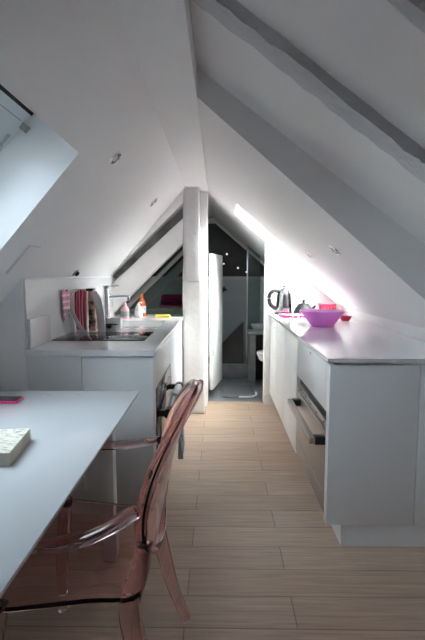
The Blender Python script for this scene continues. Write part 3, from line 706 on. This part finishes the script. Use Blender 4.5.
# red tin and dish
t = thing('storage_tin', (1.0, 4.13, 0.9), 'red ridged storage tin against the right wall behind the bowl', 'tin')
MB().box((0.935, 4.07, 0.9005), (1.07, 4.20, 0.985), 0.008, 3).build('tin_body', M['red'], t)
MB().box((0.932, 4.067, 0.985), (1.073, 4.203, 1.008), 0.006, 3).build('lid', M['redplain'], t)
t = thing('small_dish', (1.04, 3.70, 0.9), 'small red dish just right of the magenta bowl', 'dish')
MB().lathe([(0, 0.9005), (0.03, 0.9005), (0.042, 0.915), (0.052, 0.938), (0.049, 0.938), (0.04, 0.918), (0.028, 0.906), (0, 0.906)], (1.03, 3.62, 0), n=32).build('dish', M['redplain'], t)

# ------------------------------------------------------------------ table
TX0, TX1, TY0, TY1 = -1.25, -0.365, 0.33, 1.995
t = thing('dining_table', ((TX0 + TX1) / 2, (TY0 + TY1) / 2, 0), 'white glass topped dining table in the left foreground', 'table')
MB().box((TX0, TY0, 0.730), (TX1, TY1, 0.740), 0.0015).build('tabletop', M['tableglass'], t)
mb = MB()
for a, b_ in (((TX0 + 0.09, TY0 + 0.09, 0.692), (TX1 - 0.09, TY0 + 0.12, 0.729)), ((TX0 + 0.09, TY1 - 0.15, 0.692), (TX1 - 0.09, TY1 - 0.12, 0.729)), ((TX0 + 0.09, TY0 + 0.12, 0.692), (TX0 + 0.12, TY1 - 0.15, 0.729)), ((TX1 - 0.15, TY0 + 0.12, 0.692), (TX1 - 0.12, TY1 - 0.15, 0.729))): mb.box(a, b_)
mb.build('frame', M['white_metal'], t, smooth=False)
for x in (TX0 + 0.115, TX1 - 0.118):
    for y in (TY0 + 0.12, TY1 - 0.128):
        MB().prism([(x - 0.028, y - 0.028, 0.729), (x + 0.028, y - 0.028, 0.729), (x + 0.028, y + 0.028, 0.729), (x - 0.028, y + 0.028, 0.729)], (0, 0, -0.717), 0.003).build('leg', M['white_metal'], t)
for x in (-0.755, -0.625):
    mb = MB(); mb.box((x - 0.014, 1.926, 0.7402), (x + 0.014, 1.934, 0.7412), 0.0004); mb.build('fitting_mark', M['seam'], t)  # two small dark grey bars on the tabletop

# phone
t = thing('smartphone', (-0.91, 1.83, 0.74), 'black screened phone in a bright pink case on the table', 'phone')
mb = MB().prism([(-0.995, 1.785, 0.7405), (-0.832, 1.780, 0.7405), (-0.838, 1.862, 0.7405), (-1.0, 1.867, 0.7405)], (0, 0, 0.010), 0.003); mb.build('case', M['phonepink'], t)
mb = MB().prism([(-0.990, 1.790, 0.7506), (-0.837, 1.785, 0.7506), (-0.843, 1.857, 0.7506), (-0.995, 1.862, 0.7506)], (0, 0, 0.0012)); mb.build('screen', M['screen'], t, smooth=False)
# book: page block with printed page on top
t = thing('paperback_book', (-0.67, 1.30, 0.74), 'thick cream paperback lying printed side up on the white table', 'book')
q = [(-0.580, 1.182), (-0.607, 1.382), (-0.765, 1.36), (-0.74, 1.16)]
mb = MB().prism([(x, y, 0.7422) for x, y in q], (0, 0, 0.036)); mb.build('page_block', M['paper'], t, smooth=False)
mb = MB().prism([(x, y, 0.7783) for x, y in q], (0, 0, 0.001)); mb.build('open_page', M['page'], t, smooth=False)
c = [(-0.577, 1.179), (-0.604, 1.386), (-0.768, 1.363), (-0.743, 1.157)]
MB().prism([(x, y, 0.7403) for x, y in c], (0, 0, 0.0018)).build('back_cover', M['paper'], t, smooth=False)

# ------------------------------------------------------------------ transparent pink armchair
CYc = 1.28
g = M['ghost']
t = thing('armchair', (-0.36, CYc, 0), 'transparent pink plastic armchair with oval back pulled up to the table', 'chair')
# seat: rounded trapezoid slab
def seat_outline(inset=0.0):
    pts = [(-0.215, 0.218), (-0.33, 0.235), (-0.46, 0.258), (-0.535, 0.268), (-0.575, 0.24), (-0.588, 0.15), (-0.59, 0.0)]
    full = pts + [(x, -y) for x, y in reversed(pts[:-1])] + [(-0.205, -0.10), (-0.20, 0), (-0.205, 0.10)]
    return [Vector((x, CYc + y, 0)) for x, y in full]
out = spline(seat_outline() + [seat_outline()[0]], 4)[:-1]
mb = MB(); bm = mb.bm
cen = sum(out, Vector()) / len(out)
def ringv(sc, z): return [bm.verts.new(cen + (p - cen) * sc + Vector((0, 0, z))) for p in out]
R = [ringv(0.90, 0.436), ringv(0.99, 0.440), ringv(1.0, 0.444), ringv(1.0, 0.450), ringv(0.99, 0.4535), ringv(0.95, 0.452), ringv(0.86, 0.447), ringv(0.5, 0.441)]
cb = bm.verts.new(cen + Vector((0, 0, 0.432))); ct = bm.verts.new(cen + Vector((0, 0, 0.440)))
k = len(out)
for A, B in zip(R, R[1:]):
    for i in range(k): bm.faces.new((A[i], A[(i + 1) % k], B[(i + 1) % k], B[i]))
for i in range(k):
    bm.faces.new((cb, R[0][(i + 1) % k], R[0][i])); bm.faces.new((ct, R[-1][i], R[-1][(i + 1) % k]))
bmesh.ops.recalc_face_normals(bm, faces=bm.faces)
mb.build('seat', g, t)
# oval back, curved and reclined
def back_pt(a, rr=1.0):
    yy = 0.235 * rr * math.cos(a); zz = 0.715 + 0.235 * rr * math.sin(a)
    s_ = (zz - 0.48) / 0.47
    x = -0.182 + 0.045 * s_ + 0.075 * s_ * s_ * (1 if s_ > 0 else -1) - 0.75 * yy * yy
    return Vector((x, CYc + yy, zz))
bpart = thing_none = None
ring = [back_pt(2 * PI * i / 64) for i in range(64)]
mb = MB().tube(ring, 0.01, 12, closed=True, flat=(0.0115, 0.017), up=(1, 0, -0.2)); bk = mb.build('backrest', g, t)
def pan(u, v): return back_pt(2 * PI * u, 0.06 + 0.90 * v)
mb = MB(); bm = mb.bm
nA, nR = 64, 8
for side, off in ((0, 0.0025), (1, -0.0025)):
    rows = [[bm.verts.new(back_pt(2 * PI * i / nA, 0.955 * j / nR) + Vector((off, 0, 0))) for i in range(nA)] for j in range(1, nR + 1)]
    c0 = bm.verts.new(back_pt(0, 0.0) + Vector((off, 0, 0)))
    for i in range(nA): bm.faces.new((c0, rows[0][i], rows[0][(i + 1) % nA]))
    for A, B in zip(rows, rows[1:]):
        for i in range(nA): bm.faces.new((A[i], B[i], B[(i + 1) % nA], A[(i + 1) % nA]))
    if side == 0: first = rows[-1]
    else:
        for i in range(nA): bm.faces.new((first[i], first[(i + 1) % nA], rows[-1][(i + 1) % nA], rows[-1][i]))
bmesh.ops.recalc_face_normals(bm, faces=bm.faces)
mb.build('back_panel', g, bk)
# legs
for sgn in (-1, 1):
    pts = spline([(-0.193, CYc + sgn * 0.175, 0.575), (-0.208, CYc + sgn * 0.208, 0.50), (-0.228, CYc + sgn * 0.228, 0.425), (-0.205, CYc + sgn * 0.230, 0.30), (-0.165, CYc + sgn * 0.232, 0.14), (-0.115, CYc + sgn * 0.234, 0.003)], 6)
    kk = len(pts); fl = []
    for i in range(kk):
        s_ = i / (kk - 1); wv = 0.022 + 0.006 * math.sin(s_ * PI) - 0.008 * max(0, s_ - 0.5) * 2; fl.append((wv * 0.8, wv))
    MB().tube(pts, 0.02, 12, flat=fl, up=(1, 0, 0.001)).build('leg', g, t)
    pts = spline([(-0.555, CYc + sgn * 0.25, 0.44), (-0.570, CYc + sgn * 0.258, 0.30), (-0.582, CYc + sgn * 0.268, 0.14), (-0.592, CYc + sgn * 0.285, 0.003)], 6)
    kk = len(pts); fl = [(0.024 - 0.009 * i / (kk - 1), 0.024 - 0.009 * i / (kk - 1)) for i in range(kk)]
    MB().tube(pts, 0.02, 12, flat=fl, up=(1, 0, 0.001)).build('leg', g, t)
    # armrest: leaves the oval, bows outward and drops to the seat side
    pts = spline([(-0.205, CYc + sgn * 0.238, 0.690), (-0.26, CYc + sgn * 0.275, 0.670), (-0.34, CYc + sgn * 0.30, 0.648), (-0.44, CYc + sgn * 0.305, 0.640), (-0.52, CYc + sgn * 0.298, 0.625), (-0.56, CYc + sgn * 0.285, 0.57), (-0.565, CYc + sgn * 0.270, 0.50), (-0.552, CYc + sgn * 0.258, 0.447)], 7)
    kk = len(pts); fl = [(0.019, 0.0135)] * kk
    MB().tube(pts, 0.02, 12, flat=fl).build('armrest', g, t)

# ------------------------------------------------------------------ shower room
d = shell('door_1', (-0.10, 4.36, 0), 'white shower room door standing open')
dl = Vector((0.10, 0.48, 0)); nrm = Vector((0.48, -0.10, 0)).normalized() * 0.035
p0 = Vector((-0.096, YG + 0.102, 0.11))
MB().prism([p0, p0 + dl, p0 + dl + nrm, p0 + nrm], (0, 0, 1.37), 0.003).build('leaf', M['cab'], d)
for z in (0.35, 1.25):
    MB().tube([p0 + nrm * 1.1 + Vector((0, -0.004, z)), p0 + nrm * 1.1 + Vector((0, -0.004, z + 0.07))], 0.006, 10).build('hinge', M['steel'], d)

# shower tray and half wall
tag(MB().box((-1.15, 5.40, -0.003), (1.15, YB - 0.002, 0.17), 0.006).build('shower_tray', M['greystone']), 'grey stone shower base step at the end of the shower room', 'shower tray')
tag(MB().xz([(0.305, 0.171), (0.305, 0.70), (-0.16, 0.22), (-0.16, 0.171)], 5.47, 5.57).build('shower_bench', M['darkstone'], smooth=False), 'dark stone slab with sloping top on the shower base', 'bench')  # charcoal slab with a sloping upper edge
# vanity
t = thing('washstand', (0.65, 5.5, 0), 'low grey stone washstand with open space beneath', 'washstand')
MB().box((0.345, 5.16, 0.575), (1.19, 5.395, 0.61), 0.003).build('top', M['greystone'], t)
MB().box((0.36, 5.17, -0.003), (0.43, 5.39, 0.575), 0.003).build('leg', M['greystone'], t)
MB().box((0.45, 5.36, -0.003), (1.19, 5.39, 0.575)).build('back_panel', M['slate'], t, smooth=False)
t = thing('bath_basin', (0.47, 5.28, 0.61), 'pale glassy wash basin standing on the grey washstand', 'basin')
MB().lathe([(0, 0.6105), (0.05, 0.6105), (0.075, 0.64), (0.095, 0.69), (0.091, 0.69), (0.068, 0.642), (0.045, 0.618), (0, 0.616)], (0.475, 5.275, 0), n=36).build('basin', M['band'], t)
# glass screen
t = thing('shower_screen', (0.34, 5.40, 0.61), 'tall frameless glass shower screen with steel edge over the washstand', 'shower screen')
MB().xz([(0.352, 0.1705), (0.50, 0.1705), (0.50, 1.50), (0.352, 1.62)], 5.43, 5.438).build('pane', M['greenglass'], t, smooth=False)
MB().box((0.336, 5.426, 0.1705), (0.352, 5.442, 1.64), 0.001).build('edge_profile', M['chrome'], t)
# hand shower
t = thing('hand_shower', (0.05, YB - 0.05, 1.05), 'black hand shower on the tiled end wall above the half open door', 'shower')
MB().box((0.005, YB - 0.06, 1.02), (0.035, YB + 0.0005, 1.10)).build('holder', M['black'], t)
MB().tube([(0.02, YB - 0.075, 1.04), (0.06, YB - 0.09, 1.075), (0.095, YB - 0.11, 1.10)], [0.024, 0.028, 0.038], 14).build('handset', M['black'], t)
MB().lathe([(0, 0), (0.030, 0), (0.028, 0.006), (0, 0.007)], (0.098, YB - 0.112, 1.103), (0.75, -0.4, 0.6), 24).build('spray_face', M['steel'], t)
MB().tube(spline([(0.02, YB - 0.075, 1.035), (0.015, YB - 0.06, 0.85), (0.03, YB - 0.04, 0.6), (0.0, YB - 0.03, 0.5)], 6), 0.007, 10).build('hose', M['seam'], t)
# toilet
t = thing('toilet', (0.72, 4.85, 0.2), 'white wall hung toilet bowl half hidden behind the door jamb', 'toilet')
def ell(rx, ry, z, cx=0.697, cy=4.92, n=36):
    return [(cx + rx * math.cos(2 * PI * i / n), cy + ry * math.sin(2 * PI * i / n), z) for i in range(n)]
mb = MB(); bm = mb.bm
rs = [[bm.verts.new(p) for p in ell(*a)] for a in ((0.10, 0.08, 0.23, 0.78), (0.20, 0.13, 0.27, 0.74), (0.25, 0.165, 0.33), (0.27, 0.18, 0.385))]
for A, B in zip(rs, rs[1:]):
    for i in range(36): bm.faces.new((A[i], A[(i + 1) % 36], B[(i + 1) % 36], B[i]))
bm.faces.new(list(reversed(rs[0]))); bm.faces.new(rs[-1])
mb.box((0.90, 4.83, 0.24), (1.2005, 5.01, 0.38), 0.0)
mb.build('bowl', M['ceramic'], t)
mb = MB(); mb.prism(ell(0.275, 0.185, 0.388), (0, 0, 0.03), 0.006); mb.build('seat_lid', M['ceramic'], t)
# bath mat
t = thing('bath_mat', (0.22, 4.8, 0), 'grey bath mat with white curled edge inside the doorway', 'mat')
MB().box((0.04, 4.54, -0.0035), (0.385, 5.05, 0.010), 0.004).build('mat', M['bathmat'], t)
MB().tube(spline([(0.21, 4.535, 0.008), (0.30, 4.53, 0.008), (0.36, 4.545, 0.010), (0.395, 4.60, 0.014), (0.40, 4.70, 0.012)], 6), 0.010, 10, flat=(0.012, 0.008)).build('white_edge', M['white'], t)
# small glowing discs standing in for lamp reflections in the black wall
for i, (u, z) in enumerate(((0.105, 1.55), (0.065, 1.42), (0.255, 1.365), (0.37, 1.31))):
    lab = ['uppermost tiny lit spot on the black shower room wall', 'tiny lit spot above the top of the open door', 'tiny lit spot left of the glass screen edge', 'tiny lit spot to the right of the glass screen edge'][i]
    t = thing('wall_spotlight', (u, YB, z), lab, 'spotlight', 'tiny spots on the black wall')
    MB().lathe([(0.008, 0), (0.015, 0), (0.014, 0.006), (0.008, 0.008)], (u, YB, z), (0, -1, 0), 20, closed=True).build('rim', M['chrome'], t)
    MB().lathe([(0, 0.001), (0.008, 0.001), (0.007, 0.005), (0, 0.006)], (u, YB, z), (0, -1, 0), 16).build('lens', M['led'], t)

# ------------------------------------------------------------------ light
W = bpy.data.worlds.new('sky'); S.world = W; W.use_nodes = True
n, l = W.node_tree.nodes, W.node_tree.links
bg = n['Background']
# cloudy blue sky with a broad bright veil of sunlit cloud on the right hand side
tc = n.new('ShaderNodeTexCoord'); dt = n.new('ShaderNodeVectorMath'); dt.operation = 'DOT_PRODUCT'
dt.inputs[1].default_value = Vector((0.64, -0.28, 0.70)).normalized()
mxm = n.new('ShaderNodeMath'); mxm.operation = 'MAXIMUM'; mxm.inputs[1].default_value = 0
pw = n.new('ShaderNodeMath'); pw.operation = 'POWER'; pw.inputs[1].default_value = 5
va = n.new('ShaderNodeVectorMath'); va.operation = 'SCALE'; va.inputs[0].default_value = (23, 21.4, 19.6)
vb = n.new('ShaderNodeVectorMath'); vb.operation = 'ADD'; vb.inputs[1].default_value = (4.0, 4.5, 5.1)
l.new(tc.outputs['Generated'], dt.inputs[0]); l.new(dt.outputs['Value'], mxm.inputs[0]); l.new(mxm.outputs[0], pw.inputs[0])
l.new(pw.outputs[0], va.inputs['Scale']); l.new(va.outputs[0], vb.inputs[0]); l.new(vb.outputs[0], bg.inputs['Color'])
bg.inputs['Strength'].default_value = 1.0

# camera
H = 1.27; F = 445.0
TH = math.atan(45 / 445); PS = math.atan(6.5 * math.cos(TH) / F)
cam = bpy.data.cameras.new('camera'); co = bpy.data.objects.new('camera', cam); COL.objects.link(co)
cam.sensor_fit = 'VERTICAL'; cam.sensor_height = 36.0; cam.lens = F / 640 * 36.0; cam.clip_start = 0.02
co.location = (0, 0, H); co.rotation_euler = (PI / 2 - TH, 0, PS)
S.camera = co

S.view_settings.view_transform = 'Standard'; S.view_settings.look = 'None'
S.view_settings.exposure = 1.66; S.view_settings.gamma = 1.0; S.view_settings.use_curve_mapping = False
S.cycles.max_bounces = 14; S.cycles.diffuse_bounces = 8; S.cycles.transmission_bounces = 14; S.cycles.glossy_bounces = 6; S.cycles.transparent_max_bounces = 16
S.cycles.use_denoising = True
